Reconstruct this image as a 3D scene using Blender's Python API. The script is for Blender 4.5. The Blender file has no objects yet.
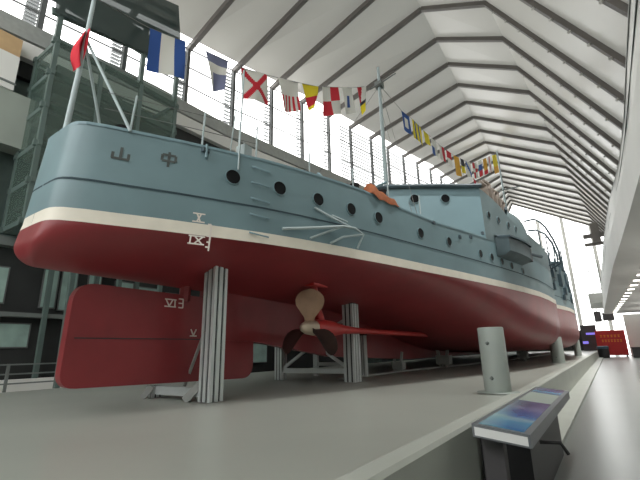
import bpy, math, random
from mathutils import Vector, Matrix
random.seed(7)
PI = math.pi
COL = bpy.context.scene.collection

# ------------------------------------------------------------------ materials
def lin(c):
    def f(v):
        v /= 255.0
        return v / 12.92 if v <= 0.04045 else ((v + 0.055) / 1.055) ** 2.4
    return tuple(f(v) for v in c) + (1.0,)

def mat(name, rgb, rough=0.6, metal=0.0, var=0.0, scale=3.0, spec=0.5, bump=0.0, coat=0.0, emis=0.0, stretch=None):
    m = bpy.data.materials.new(name); m.use_nodes = True
    nt = m.node_tree; b = nt.nodes['Principled BSDF']
    b.inputs['Roughness'].default_value = rough
    b.inputs['Metallic'].default_value = metal
    b.inputs['Specular IOR Level'].default_value = spec
    b.inputs['Coat Weight'].default_value = coat
    c = lin(rgb)
    b.inputs['Base Color'].default_value = c
    if emis:
        b.inputs['Emission Color'].default_value = c
        b.inputs['Emission Strength'].default_value = emis
    if var or bump:
        tc = nt.nodes.new('ShaderNodeTexCoord'); no = nt.nodes.new('ShaderNodeTexNoise')
        mp = nt.nodes.new('ShaderNodeMapping')
        if stretch: mp.inputs['Scale'].default_value = stretch
        nt.links.new(tc.outputs['Object'], mp.inputs['Vector'])
        nt.links.new(mp.outputs['Vector'], no.inputs['Vector'])
        no.inputs['Scale'].default_value = scale; no.inputs['Detail'].default_value = 6
        if var:
            rp = nt.nodes.new('ShaderNodeValToRGB')
            rp.color_ramp.elements[0].position = 0.3; rp.color_ramp.elements[1].position = 0.7
            rp.color_ramp.elements[0].color = tuple(v * (1 - var) for v in c[:3]) + (1,)
            rp.color_ramp.elements[1].color = tuple(min(1, v * (1 + var)) for v in c[:3]) + (1,)
            nt.links.new(no.outputs['Fac'], rp.inputs['Fac'])
            nt.links.new(rp.outputs['Color'], b.inputs['Base Color'])
        if bump:
            bp = nt.nodes.new('ShaderNodeBump'); bp.inputs['Strength'].default_value = bump
            bp.inputs['Distance'].default_value = 0.02
            nt.links.new(no.outputs['Fac'], bp.inputs['Height'])
            nt.links.new(bp.outputs['Normal'], b.inputs['Normal'])
    return m

def membrane(name, rgb, trans):
    m = bpy.data.materials.new(name); m.use_nodes = True
    nt = m.node_tree; b = nt.nodes['Principled BSDF']; out = nt.nodes['Material Output']
    b.inputs['Base Color'].default_value = lin(rgb); b.inputs['Roughness'].default_value = 0.3
    t = nt.nodes.new('ShaderNodeBsdfTranslucent'); t.inputs['Color'].default_value = lin((235, 238, 232))
    mx = nt.nodes.new('ShaderNodeMixShader'); mx.inputs[0].default_value = trans
    nt.links.new(b.outputs[0], mx.inputs[1]); nt.links.new(t.outputs[0], mx.inputs[2])
    nt.links.new(mx.outputs[0], out.inputs[0])
    return m

def glass(name, rgb, clear, rough=0.05):
    m = bpy.data.materials.new(name); m.use_nodes = True
    nt = m.node_tree; out = nt.nodes['Material Output']
    b = nt.nodes['Principled BSDF']
    b.inputs['Base Color'].default_value = lin(rgb); b.inputs['Roughness'].default_value = rough
    t = nt.nodes.new('ShaderNodeBsdfTransparent')
    c = lin(rgb); t.inputs['Color'].default_value = tuple(min(1, 0.35 + v) for v in c[:3]) + (1,)
    mx = nt.nodes.new('ShaderNodeMixShader'); mx.inputs[0].default_value = clear
    nt.links.new(b.outputs[0], mx.inputs[1]); nt.links.new(t.outputs[0], mx.inputs[2])
    nt.links.new(mx.outputs[0], out.inputs[0])
    return m

M = dict(
    blue=mat('hull_blue_paint', (110, 135, 141), 0.45, var=0.10, scale=0.9, bump=0.03),
    blue2=mat('light_blue_paint', (120, 147, 155), 0.5, var=0.05, scale=1.2),
    blue3=mat('grey_blue_paint', (98, 115, 118), 0.5, var=0.12, scale=1.5),
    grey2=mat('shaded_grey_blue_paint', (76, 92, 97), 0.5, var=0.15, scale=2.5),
    dkblue=mat('dark_blue_paint', (58, 76, 84), 0.5, var=0.1, scale=2),
    seam=mat('dark_seam', (48, 66, 74), 0.8),  # dark line of the plate seam
    red=mat('antifouling_red', (132, 44, 48), 0.42, var=0.14, scale=1.3, bump=0.05),
    redpart=mat('bright_red_paint', (176, 48, 46), 0.4, var=0.1, scale=3),
    stripe=mat('white_stripe_paint', (226, 220, 206), 0.5, var=0.05, scale=4),
    mark=mat('white_mark_paint', (222, 214, 206), 0.6),
    charm=mat('weathered_dark_paint', (72, 78, 76), 0.7, var=0.2, scale=12),
    port=mat('porthole_glass', (10, 12, 15), 0.35, spec=0.2),
    wood=mat('deck_wood', (120, 100, 78), 0.7, var=0.2, scale=6, stretch=(6, 0.5, 1)),
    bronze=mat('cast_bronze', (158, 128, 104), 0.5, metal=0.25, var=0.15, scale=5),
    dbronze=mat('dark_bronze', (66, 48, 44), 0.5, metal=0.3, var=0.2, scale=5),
    brass=mat('worn_brass', (190, 176, 156), 0.35, metal=0.5),
    alu=mat('aluminium_profile', (200, 206, 206), 0.4, metal=0.25, var=0.04, scale=5),
    groove=mat('dark_groove', (44, 48, 50), 0.6),
    bracket=mat('steel_bracket', (165, 168, 165), 0.5, metal=0.2, var=0.08, scale=6),
    pole=mat('pole_grey_paint', (168, 182, 184), 0.5),
    plat=mat('platform_grey_paint', (166, 170, 162), 0.3, var=0.06, scale=0.6, bump=0.02),
    curbm=mat('curb_grey_paint', (178, 182, 174), 0.45, var=0.05, scale=1.2),
    floorm=mat('polished_floor', (116, 122, 118), 0.3, var=0.05, scale=0.5),
    wallw=mat('white_plaster', (222, 222, 218), 0.7, var=0.02, scale=1),
    wallg=mat('grey_green_wall', (150, 158, 150), 0.7, var=0.05, scale=1),
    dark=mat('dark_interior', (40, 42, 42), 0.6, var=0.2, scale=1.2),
    dgreen=mat('dark_green_steel', (88, 104, 100), 0.5, var=0.15, scale=2),
    steel=mat('grey_steel_beam', (112, 118, 116), 0.5, var=0.08, scale=2),
    rib=mat('roof_rib_steel', (92, 88, 84), 0.55, var=0.06, scale=2),
    frame=mat('window_frame_steel', (96, 98, 98), 0.5),
    louv=mat('louver_steel', (120, 124, 124), 0.5),
    roofm=membrane('roof_panel', (152, 148, 139), 0.05),
    dkglass=glass('dark_canopy_glass', (58, 70, 68), 0.12),
    pane=glass('window_glass', (240, 244, 243), 0.96),
    tglass=glass('green_tinted_glass', (112, 132, 124), 0.62),
    tan=mat('tan_board', (190, 160, 120), 0.7, var=0.08),
    shop=mat('pale_lit_glass', (128, 150, 142), 0.3, var=0.3, scale=1.6, emis=0.14),
    bol=mat('bollard_grey_paint', (150, 158, 152), 0.5, var=0.04, scale=2),
    pframe=mat('panel_frame_grey', (104, 108, 112), 0.4),
    pedge=mat('panel_white_edge', (225, 226, 224), 0.4),
    black=mat('black_metal', (30, 30, 32), 0.5),
    dgrey=mat('dark_grey_box', (74, 72, 74), 0.6, var=0.1),
    redsign=mat('red_board', (196, 32, 34), 0.5, var=0.06, scale=2),
    yellow=mat('yellow_lettering', (232, 140, 40), 0.6),
    bin=mat('blue_grey_bin', (58, 84, 104), 0.5),
    orange=mat('orange_tarpaulin', (158, 92, 56), 0.8, var=0.25, scale=9),
    fw=mat('flag_white', (226, 226, 220), 0.85), fr=mat('flag_red', (204, 40, 56), 0.85),
    fb=mat('flag_blue', (50, 88, 160), 0.85), fy=mat('flag_yellow', (232, 212, 44), 0.85),
    fk=mat('flag_dark', (56, 56, 70), 0.85), fg=mat('flag_grey_blue', (120, 126, 156), 0.85),
    fo=mat('flag_orange', (226, 170, 54), 0.85),
    rope=mat('signal_rope', (110, 112, 110), 0.8),
    lamp=mat('lamp_body', (170, 168, 162), 0.5),
    glow=mat('lit_lamp_glass', (255, 252, 240), 0.4, emis=6.0),
    screen=mat('lit_purple_screen', (110, 100, 190), 0.4, emis=1.5),
    junk=mat('weathered_fittings', (112, 102, 92), 0.7, var=0.3, scale=5),
)
# the sea picture on the information panel
def picture_mat():
    m = bpy.data.materials.new('sea_battle_picture'); m.use_nodes = True
    nt = m.node_tree; b = nt.nodes['Principled BSDF']; b.inputs['Roughness'].default_value = 0.15
    tc = nt.nodes.new('ShaderNodeTexCoord'); no = nt.nodes.new('ShaderNodeTexNoise'); no.inputs['Scale'].default_value = 3.0; no.inputs['Detail'].default_value = 7
    sx = nt.nodes.new('ShaderNodeSeparateXYZ'); nt.links.new(tc.outputs['Generated'], sx.inputs[0]); nt.links.new(tc.outputs['Object'], no.inputs[0])
    ma = nt.nodes.new('ShaderNodeMath'); ma.operation = 'MULTIPLY_ADD'; ma.inputs[1].default_value = .28
    nt.links.new(no.outputs['Fac'], ma.inputs[0]); nt.links.new(sx.outputs['Y'], ma.inputs[2])
    rp = nt.nodes.new('ShaderNodeValToRGB'); e = rp.color_ramp.elements
    e[0].position = .08; e[0].color = lin((60, 140, 176)); e[1].position = 1.0; e[1].color = lin((88, 92, 132))
    for p, c in ((.2, (40, 110, 170)), (.34, (70, 150, 190)), (.44, (150, 190, 205)), (.52, (64, 120, 180)), (.66, (60, 84, 150)), (.82, (112, 120, 160))):
        x = e.new(p); x.color = lin(c)
    mx = nt.nodes.new('ShaderNodeMix'); mx.data_type = 'RGBA'; mx.inputs['B'].default_value = lin((160, 190, 190))
    mm = nt.nodes.new('ShaderNodeMath'); mm.operation = 'SUBTRACT'; mm.inputs[0].default_value = .55; mm.use_clamp = True; nt.links.new(sx.outputs['X'], mm.inputs[1])
    nt.links.new(ma.outputs[0], rp.inputs[0]); nt.links.new(rp.outputs[0], mx.inputs['A']); nt.links.new(mm.outputs[0], mx.inputs['Factor'])
    nt.links.new(mx.outputs['Result'], b.inputs['Base Color'])
    return m
M['pic'] = picture_mat()

# ------------------------------------------------------------------ mesh builder
class MB:
    def __init__(s): s.v = []; s.f = []; s.mi = []
    def add(s, vs, fs, mi=0):
        o = len(s.v); s.v += [tuple(v) for v in vs]
        for f in fs: s.f.append(tuple(i + o for i in f)); s.mi.append(mi)
        return s
    def box(s, x0, x1, y0, y1, z0, z1, mi=0):
        vs = [(x, y, z) for x in (x0, x1) for y in (y0, y1) for z in (z0, z1)]
        return s.add(vs, [(0, 1, 3, 2), (4, 6, 7, 5), (0, 4, 5, 1), (2, 3, 7, 6), (0, 2, 6, 4), (1, 5, 7, 3)], mi)
    def bar(s, a, b, w, h=None, mi=0, up=(0, 0, 1)):
        a, b = Vector(a), Vector(b); d = (b - a).normalized(); u = Vector(up)
        if abs(d.dot(u)) > .98: u = Vector((0, 1, 0))
        r = d.cross(u).normalized() * (w / 2); t = r.cross(d).normalized() * ((h or w) / 2)
        vs = [p + i * r + j * t for p in (a, b) for i, j in ((-1, -1), (1, -1), (1, 1), (-1, 1))]
        return s.add(vs, [(3, 2, 1, 0), (4, 5, 6, 7), (0, 1, 5, 4), (1, 2, 6, 5), (2, 3, 7, 6), (3, 0, 4, 7)], mi)
    def tube(s, pts, r, n=8, mi=0, cap=True):
        pts = [Vector(p) for p in pts]; rs = r if isinstance(r, (list, tuple)) else [r] * len(pts)
        vs = []; ref = None
        for i, p in enumerate(pts):
            d = (pts[min(i + 1, len(pts) - 1)] - pts[max(i - 1, 0)]).normalized()
            u = ref if ref is not None and abs(d.dot(ref)) < .95 else (Vector((0, 0, 1)) if abs(d.z) < .9 else Vector((0, 1, 0)))
            x = d.cross(u).normalized(); y = x.cross(d).normalized(); ref = y
            vs += [p + rs[i] * (math.cos(2 * PI * k / n) * x + math.sin(2 * PI * k / n) * y) for k in range(n)]
        fs = [(i * n + k, i * n + (k + 1) % n, (i + 1) * n + (k + 1) % n, (i + 1) * n + k) for i in range(len(pts) - 1) for k in range(n)]
        if cap: fs += [tuple(range(n - 1, -1, -1)), tuple(range((len(pts) - 1) * n, len(pts) * n))]
        return s.add(vs, fs, mi)
    def grid(s, rows, mi=0, flip=False):
        n = len(rows[0]); vs = [v for r in rows for v in r]; fs = []
        for i in range(len(rows) - 1):
            for k in range(n - 1):
                q = (i * n + k, i * n + k + 1, (i + 1) * n + k + 1, (i + 1) * n + k)
                fs.append(q[::-1] if flip else q)
        return s.add(vs, fs, mi)
    def build(s, name, mats, parent=None, smooth=False, loc=None):
        me = bpy.data.meshes.new(name); me.from_pydata(s.v, [], s.f)
        if not isinstance(mats, (list, tuple)): mats = [mats]
        for m in mats: me.materials.append(m)
        for p, i in zip(me.polygons, s.mi): p.material_index = i; p.use_smooth = bool(smooth)
        me.update()
        o = bpy.data.objects.new(name, me); COL.objects.link(o)
        if parent is not None: o.parent = parent
        if loc is not None: o.location = loc
        if smooth and smooth != 'all':
            try: me.set_sharp_from_angle(angle=math.radians(smooth if smooth is not True else 35))
            except Exception: pass
        return o

def tag(o, label, cat, group=None):
    o['label'] = label; o['category'] = cat
    if group: o['group'] = group
    return o
def struct(o): o['kind'] = 'structure'; return o
def thing(name, label, cat, loc=(0, 0, 0), group=None):
    o = bpy.data.objects.new(name, None); COL.objects.link(o); o.location = loc
    o.empty_display_size = .2
    return tag(o, label, cat, group)
def dup(o, parent=None):
    c = o.copy(); COL.objects.link(c)
    if parent is not None: c.parent = parent
    for ch in list(o.children): dup(ch, c)
    return c
def lerp_tab(tab, y):
    if y <= tab[0][0]: a, b = tab[0], tab[1]
    elif y >= tab[-1][0]: a, b = tab[-2], tab[-1]
    else:
        for a, b in zip(tab, tab[1:]):
            if a[0] <= y <= b[0]: break
    t = (y - a[0]) / (b[0] - a[0])
    return [p + (q - p) * t for p, q in zip(a[1:], b[1:])]

# ------------------------------------------------------------------ camera
F = 400.0
AX = (Vector((0.8182934, 0.1704731, 0.5489397)), Vector((0.5743802, -0.2059846, -0.7922485)), Vector((-0.0219840, 0.9635918, -0.2664723)))
cam = bpy.data.cameras.new('camera'); co = bpy.data.objects.new('camera', cam); COL.objects.link(co)
R = Matrix((AX[0], AX[1], AX[2]))          # rows: world axes in camera space
co.matrix_world = Matrix.Translation((0, 0, 1.5)) @ R.to_4x4()
cam.sensor_fit = 'HORIZONTAL'; cam.sensor_width = 36; cam.lens = F / 640 * 36
cam.clip_start = 0.05; cam.clip_end = 300
bpy.context.scene.camera = co

# ================================================================== SETTING
ZP = 0.75; XC = -6.1
FRY = [0.9 + 2.9 * k - 2.9 for k in range(25)]      # roof frames, one every 2.9 m: -2.0 ... 67.6
WALL = [(-6, -14.1, 12.6), (0.9, -14.05, 13.8), (9.6, -14.0, 15.45), (12.5, -14.05, 16.09), (15.4, -13.94, 16.68), (18.3, -13.9, 17.3), (21.2, -13.74, 17.72),
        (24.1, -13.63, 18.15), (27, -13.37, 18.48), (29.9, -13.2, 18.75), (32.8, -12.97, 19.04), (35.7, -12.72, 19.38), (38.6, -12.4, 19.7), (69, -10.6, 20.9)]
SILL = [(-6, 11.3), (8, 12.3), (12.5, 12.47), (18.3, 12.95), (24.1, 13.35), (30, 13.6), (38.6, 13.8), (69, 14.2)]
LF = [(-6, -4.2, 18.6), (21.2, -5.59, 20.02), (32.8, -6.33, 20.76), (47.3, -7.24, 21.5), (69, -9.2, 23.9)]
RF = [(-6, -3.9, 19.1), (18.3, -2.17, 18.26), (27, -1.5, 17.8), (38.6, -0.7, 17.61), (69, 1.15, 17.93)]
def RE(y):
    x, z = lerp_tab(RF, y); return [x + 6.4, z - 10.9]

# floors
MB().box(-1.3, 6, -8, 72, -0.2, 0).build('floor', M['floorm']); struct(bpy.data.objects['floor'])
o = struct(MB().box(-16, -11.5, -8, 8.5, -0.2, 0.55).build('floor_left', M['wallw']))
struct(MB().box(-16, -11.5, 8.5, 72, -0.2, 0.55).build('floor_left_shade', M['dark']))  # same left floor, with the shade seen under the hull put into its colour
# display platform with a raised lip along its walkway edge
pm = MB(); pm.box(-11.5, -1.52, -8, 66, 0, ZP - .012)
pm.build('floor_platform', M['plat']); struct(bpy.data.objects['floor_platform'])
cb = MB()
prof = [(-1.3, 0), (-1.3, ZP - .03), (-1.33, ZP), (-1.47, ZP + .005), (-1.52, ZP - .012)]
cb.grid([[(x, y, z) for x, z in prof] for y in [-8 + 2 * i for i in range(38)]])
struct(cb.build('trim_curb', M['curbm']))
struct(MB().box(-1.3, -.86, 5.2, 66, 0, .07).build('trim_curb_foot', M['curbm']))

# left wall below the windows, built bay by bay as one surface
rows = [[(lerp_tab(WALL, y)[0], y, 0.5), (lerp_tab(WALL, y)[0], y, 4.9), (lerp_tab(WALL, y)[0], y, 11.2)] for y in [-6, 0, 6, 12, 18, 24, 30, 38.6, 50, 69]]
struct(MB().grid(rows).build('wall_left', M['dgreen']))
def band(name, z0f, z1f, out, m):
    b = MB()
    ys = [-6, 2, 8, 12.5, 18.3, 24.1, 30, 38.6, 50, 69]
    rr = []
    for y in ys:
        x = lerp_tab(WALL, y)[0]; s = lerp_tab(SILL, y)[0]
        rr.append([(x, y, s + z0f), (x + out, y, s + z0f), (x + out, y, s + z1f), (x, y, s + z1f)])
    b.grid(rr); return struct(b.build(name, m))
band('trim_sill_beam', -.62, 0, .35, M['bracket'])
band('trim_gallery_gap', -.80, -.60, .10, M['black'])
band('trim_gallery_parapet', -1.35, -.78, .45, M['wallw'])
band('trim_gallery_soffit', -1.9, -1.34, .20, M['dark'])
# dark ground-floor fronts with pale glazing
wf = MB(); wf.box(-13.85, -13.7, -4, 66, .55, 4.7)
struct(wf.build('wall_shopfront', M['dark']))
k = 0
for y0, y1, z0, z1 in [(1.5, 3.2, 2.9, 4.0), (3.5, 4.15, 2.95, 4.0), (5.0, 5.45, 2.9, 4.1), (5.5, 6.0, 2.85, 4.2), (6.3, 6.75, 2.9, 4.2), (7.2, 7.9, 3.0, 4.0), (8.0, 8.9, 3.1, 3.9),
                       (9.2, 10.4, 3.0, 3.8), (1.5, 3.0, 2.0, 2.5), (3.2, 4.9, 1.75, 2.45), (12, 15, 1.0, 1.9), (15.3, 17.5, 2.0, 2.5)]:
    k += 1
    w = struct(MB().box(-13.72, -13.66, y0, y1, z0, z1).build('window_shop_%d' % k, M['frame']))
    MB().box(-13.66, -13.65, y0 + .04, y1 - .04, z0 + .04, z1 - .04).build('pane', M['shop'], w)
for i, (z, h) in enumerate([(2.6, .12), (4.55, .25)]):
    struct(MB().box(-13.74, -13.4, -4, 60, z, z + h).build('trim_ledge_%d' % i, M['steel']))

# clerestory windows on the left, one per bay
for i in range(len(FRY) - 1):
    y0, y1 = FRY[i], FRY[i + 1]
    xa, ta = lerp_tab(WALL, y0); xb, tb = lerp_tab(WALL, y1)
    sa, sb = lerp_tab(SILL, y0)[0], lerp_tab(SILL, y1)[0]
    P = lambda u, v: (xa + (xb - xa) * u, y0 + (y1 - y0) * u, (sa + (sb - sa) * u) * (1 - v) + (ta + (tb - ta) * u) * v)
    fr = MB()
    fr.bar(P(0, 0), P(0, 1.02), .20, .16)
    for v in (0.01, .36, .68, 1.0): fr.bar(P(0, v), P(1, v), .05, .05)
    w = struct(fr.build('window_%d' % (i + 1), M['frame']))
    MB().add([P(0, 0), P(1, 0), P(1, 1), P(0, 1)], [(0, 1, 2, 3)]).build('pane', M['pane'], w)
    lv = MB(); n = 17; u0 = .84 if y0 < 19 else (.55 if y0 < 22 else 0.04)
    for j in range(1, n):
        a, b = Vector(P(u0, j / n)), Vector(P(.97, j / n)); d = Vector((-.12, 0, 0))
        lv.bar(a + d, b + d, .14, .035)
    lv.build('louver', M['louv'], w)

# roof: folded translucent panels and a steel rib on every frame
rows = []
for y in [-6] + FRY + [69]:
    a = lerp_tab(WALL, y); l = lerp_tab(LF, y); r = lerp_tab(RF, y); e = RE(y)
    rows.append([(a[0] + .25, y, a[1] + .42), (l[0], y, l[1]), (r[0], y, r[1]), (e[0], y, e[1])])
struct(MB().grid(rows).build('ceiling', M['roofm']))
lampspots = []
for i, y in enumerate(FRY):
    a = lerp_tab(WALL, y); l = lerp_tab(LF, y); r = lerp_tab(RF, y); e = RE(y)
    pts = [(a[0], y, a[1] - .05), (l[0], y, l[1] - .12), (r[0], y, r[1] - .12), (e[0], y, e[1] - .12)]
    b = MB()
    for p, q in zip(pts, pts[1:]): b.bar(p, q, .20, .26, up=(0, 0, 1))
    struct(b.build('trim_roof_rib_%d' % (i + 1), M['rib']))
    if 11 < y < 40:
        for k in range(9):
            t = .05 + k * .075
            lampspots.append((r[0] + (e[0] - r[0]) * t, y, r[1] - .3 + (e[1] - r[1]) * t))

# right side: gallery with fascia, soffit, lower wall
GA = [(-8, 1.27, 1.42), (5, 1.2, 1.45), (10.4, 1.15, 1.47), (14, 1.05, 1.5), (17.6, .93, 1.43), (22.7, .74, 1.10), (31, .56, .82), (50, .2, .40), (60, .02, .22)]
rows = []
for y, xl, xu in GA:
    rows.append([(4.3, y, 5), (xl, y, 5), (xl + .03, y, 6.1), (xl + .12, y, 6.16), (xl + .10, y, 6.26), (xl + .16, y, 6.3), (xu, y, 8.0), (xu + .35, y, 8.02), (xu + .35, y, 6.5), (4.3, y, 6.5)])
g = MB().grid(rows)
g.add(rows[-1], [tuple(range(len(rows[-1])))])
struct(g.build('wall_gallery', M['wallw']))
for nm, za, zb, off, mt in (('trim_gallery_line', 7.25, 7.31, .012, 'steel'), ('trim_gallery_cap', 7.86, 7.98, .02, 'bracket'), ('trim_gallery_edge', 5.0, 5.14, .012, 'bracket')):
    rr = []
    for y, xl, xu in GA:
        fx = lambda z: (xl + .16 + (xu - xl - .16) * (z - 6.3) / 1.7) if z > 6.3 else xl + .02
        rr.append([(fx(za) - off, y, za), (fx(zb) - off, y, zb), (fx(zb) + .02, y, zb)])
    struct(MB().grid(rr).build(nm, M[mt]))
struct(MB().box(4.2, 4.4, -8, 70, 0, 8.6).build('wall_right', M['wallw']))
struct(MB().box(-1.15, .4, 58, 60, 5.7, 7.4).box(-.9, .4, 57.6, 58, 6.2, 6.9).build('wall_gallery_end', M['wallw']))
struct(MB().box(1.9, 4.2, 63, 63.3, 0, 5).build('wall_niche', M['wallw']))
struct(MB().box(-16, 6, -8.2, -8, -.2, 6.5).build('back_light_block', M['wallg']))  # unseen wall added to block light coming from behind the camera

# end wall of glass
ey = 69.0
ew = MB()
for x in (-9.4, -6.1, -2.9, .55): ew.bar((x, ey, 0), (x, ey, 20.5 - max(0, x + 3) * .6), .45, .2)
struct(ew.build('window_end_frame', M['wallw']))
ew = MB()
for k in range(24): ew.bar((-10.6, ey + .1, .6 + k * .85), (4.4, ey + .1, .6 + k * .85), .06, .07)
struct(ew.build('window_end_transoms', M['louv']))
struct(MB().add([(-11, ey + .2, 0), (4.4, ey + .2, 0), (4.4, ey + .2, 21), (-11, ey + .2, 22.5)], [(0, 1, 2, 3)]).build('window_end', M['pane']))
struct(MB().box(-11.4, -2.5, 66.2, 66.6, 0, 3.4).build('far_dark_sheet', M['dark']))  # dark sheet added to stand in for the shade under the hull
# dark steel link beams high at the far end
struct(MB().bar((-.5, 61, 15.0), (2.2, 61, 15.0), .3, .55).bar((-.5, 61, 13.9), (2.2, 61, 13.9), .3, .4).bar((.9, 61, 14), (.9, 61, 16.6), .9, .9).build('trim_link_beam', M['rib']))

# far-left: glazed lift tower and the structures beside it
tw = thing('glazed_tower', 'dark green glazed steel tower standing behind the ship stern', 'glass tower', (-12.6, 6, .55))
def tb(name, m, fn):
    b = MB(); fn(b); o = b.build(name, m, tw, loc=(12.6, -6, -.55)); return o
def f_frame(b):
    for y in (3.75, 5.1, 6.45, 7.85):
        for x in (-12.0, -13.4): b.bar((x, y, .55 if y > 4 else 4.9), (x, y, 10.7), .12, .12)
    for z in (4.95, 6.1, 7.2, 8.4, 9.5, 10.6):
        b.bar((-12.02, 3.62, z), (-12.02, 7.98, z), .13, .17); b.bar((-13.42, 3.66, z), (-13.42, 7.94, z), .13, .17)
        b.bar((-11.9, 3.76, z + .01), (-13.5, 3.76, z + .01), .1, .14); b.bar((-11.9, 7.86, z + .01), (-13.5, 7.86, z + .01), .1, .14)
    for y in (3.75, 6.45, 7.85): b.bar((-12.1, y, 10.6), (-12.1, y, 13.2), .14, .14)
tb('frame', M['dgreen'], f_frame)
def gl(nm, ps): tb(nm, M['tglass'], lambda b: b.add(ps, [(0, 1, 2, 3)]))
gl('glass_front', [(-11.95, 3.7, 4.9), (-11.95, 7.9, 4.9), (-11.95, 7.9, 10.9), (-11.95, 3.7, 10.6)])
gl('glass_side', [(-13.3, 3.72, 4.9), (-11.95, 3.72, 4.9), (-11.95, 3.72, 10.6), (-13.3, 3.72, 10.6)])
gl('glass_side', [(-13.3, 7.88, 4.9), (-11.95, 7.88, 4.9), (-11.95, 7.88, 10.6), (-13.3, 7.88, 10.6)])
tb('glass_top', M['dkglass'], lambda b: b.add([(-11.97, 3.55, 11.5), (-11.97, 8.0, 12.3), (-11.97, 7.6, 15.1), (-11.97, 3.4, 13.6)], [(0, 1, 2, 3)]))
def f_floor(b):
    for z in (5.5, 7.1, 8.3, 9.4): b.box(-13.3, -12.15, 3.85, 7.75, z, z + .1)
    for z in (6.3, 7.8, 8.9, 9.9): b.box(-13.3, -12.4, 4.0, 6.0, z, z + .25)
tb('landing', M['steel'], f_floor)
for y, z0, z1 in ((4.2, 5.7, 6.9), (5.3, 7.3, 8.2), (6.7, 8.5, 9.3), (4.7, 8.5, 9.3), (6.0, 5.7, 7.0)): tb('cabinet', M['wallg'], lambda b: b.box(-13.2, -12.5, y, y + .7, z0, z1))

tb('stair_rail', M['louv'], lambda b: [b.bar((-12.2, 3.9, z), (-12.2, 7.7, z + .5), .05, .05) for z in (6.2, 7.5, 8.7, 9.7)])
tb('canopy', M['dgreen'], lambda b: [b.bar((-12.1, 3.5 - .03 * k, 11.6 + .5 * k), (-12.1, 8.0 - .1 * k, 12.5 + .55 * k), .1, .22) for k in range(5)] and b.box(-13.2, -12.2, 3.6, 7.9, 12.9, 13.1))
bx = thing('balcony_block', 'white balcony block with a tan top panel at the upper left edge', 'balcony', (-13.5, 2.2, 9))
MB().box(-.35, .35, -2.2, 1.05, .1, 1.25).build('parapet', M['wallw'], bx)
MB().box(-.3, .3, -2.2, 1.05, 1.25, 1.9).build('upper_board', M['tan'], bx)
MB().box(-.40, .38, -2.2, 1.08, .28, .34).build('groove', M['steel'], bx)
struct(MB().box(-13.8, -13.2, -6, 3.85, 7.4, 9.1).box(-13.8, -13.3, -6, 2.9, 4.7, 7.4).build('wall_stair', M['wallg']))

# ================================================================== THE SHIP
BT = [(2.0, 0.0), (2.002, .22), (2.007, .33), (2.02, .40), (2.05, .47), (2.12, .555), (2.33, .69), (2.73, .885), (3.3, 1.17), (3.88, 1.43), (4.6, 1.74), (5.34, 2.0), (6.3, 2.28), (7.5, 2.58), (8.95, 2.91),
      (10, 3.16), (11.46, 3.48), (13, 3.79), (14.5, 4.06), (16.45, 4.33), (18, 4.44), (20.1, 4.5), (20.5, 4.2), (21.2, 4.16), (23, 4.42), (25, 4.68), (27.3, 4.76), (32, 4.5), (38, 4.3), (45, 3.5), (52, 2.3), (58, 1.0), (62, .04)]
ZS = [(1.9, 2.66), (4.85, 2.62), (8.9, 2.55), (11, 2.25), (13.6, 1.75), (16, 1.42), (20, 1.28), (30, 1.22), (50, 1.25), (62, 1.6)]
PW = [(1.86, 1.9), (2.5, 1.5), (3.6, 1.1), (4.6, .9), (6.7, 1.2), (8.9, 1.6), (13, 2.6), (16, 4.2), (20, 5.5), (32, 6), (45, 3), (55, 1.5), (62, 1.0)]
ys = sorted(set([y for y, _ in BT] + [4.2, 4.84, 5.8, 6.9, 8.2, 9.5, 10.7, 12.2, 13.7, 15.4, 17.2, 19.2, 20.25, 29, 35, 41, 48, 55]))
half = lambda y: lerp_tab(BT, min(62, max(2.0, y)))[0]
def rake(y, z):  # upright stern, leaning a little forward to the deck and rounded under the counter
    f = max(0.0, 1 - (y - 2.0) / 3.2)
    if z >= 3.3: d = .09 * (z - 3.3)
    elif z >= 2.95: d = -.22 * (3.3 - z)
    else: d = -.077 + .28 * (1 - math.sqrt(max(0.0, 1 - ((2.95 - z) / .31) ** 2)))
    return y + f * d
ship = thing('gunboat', 'long blue and red steel gunboat propped above the grey platform, stern nearest', 'ship', (XC, 0, ZP))
def sp(o): o.location = (-XC, 0, -ZP); return o
def S(name, b, m, smooth=False, parent=None):
    o = b.build(name, m, parent or ship, smooth)
    if parent is None: sp(o)
    return o
def ring(b, z): pass
rows = {1: [], -1: []}
for y in ys:
    b = half(y); zs = lerp_tab(ZS, y)[0]; p = lerp_tab(PW, y)[0]; D = 3.2 - zs
    N = 18
    sec = []
    for k in range(N + 1):
        t = PI / 2 * k / N
        sec.append((b * math.sin(t) ** (2 / p), 3.2 - D * math.cos(t) ** (2 / p)))
    for s in (1, -1): rows[s].append([(XC + s * h, rake(y, z), z) for h, z in sec])
m = MB(); m.grid(rows[1], flip=False); m.grid(rows[-1], flip=True)
S('underwater_hull', m, M['red'], 50)
def side_rows(zlist, off=0.0, y0=0, y1=99):
    out = {1: [], -1: []}
    yy = [y for y in ys if y0 <= y <= y1]
    for y in yy:
        for s in (1, -1): out[s].append([(XC + s * (half(y) + off), rake(y, z), z) for z in zlist])
    return out
def side(name, zlist, mt, off=0.0, y0=0, y1=99):
    r = side_rows(zlist, off, y0, y1); m = MB(); m.grid(r[1]); m.grid(r[-1], flip=True)
    return S(name, m, mt, 50)
def dz(y): return lerp_tab([(1.8, 4.69), (7.0, 4.70), (7.8, 4.60), (9.5, 4.53), (12.3, 4.60), (62, 4.62)], y)[0]
side('boot_stripe', [3.2, 3.29, 3.385], M['stripe'], .004)
tr = {1: [], -1: []}
for y in ys:
    for q in (1, -1): tr[q].append([(XC + q * half(y), rake(y, z), z) for z in (3.385, 3.8, 4.2, dz(y))])
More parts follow.
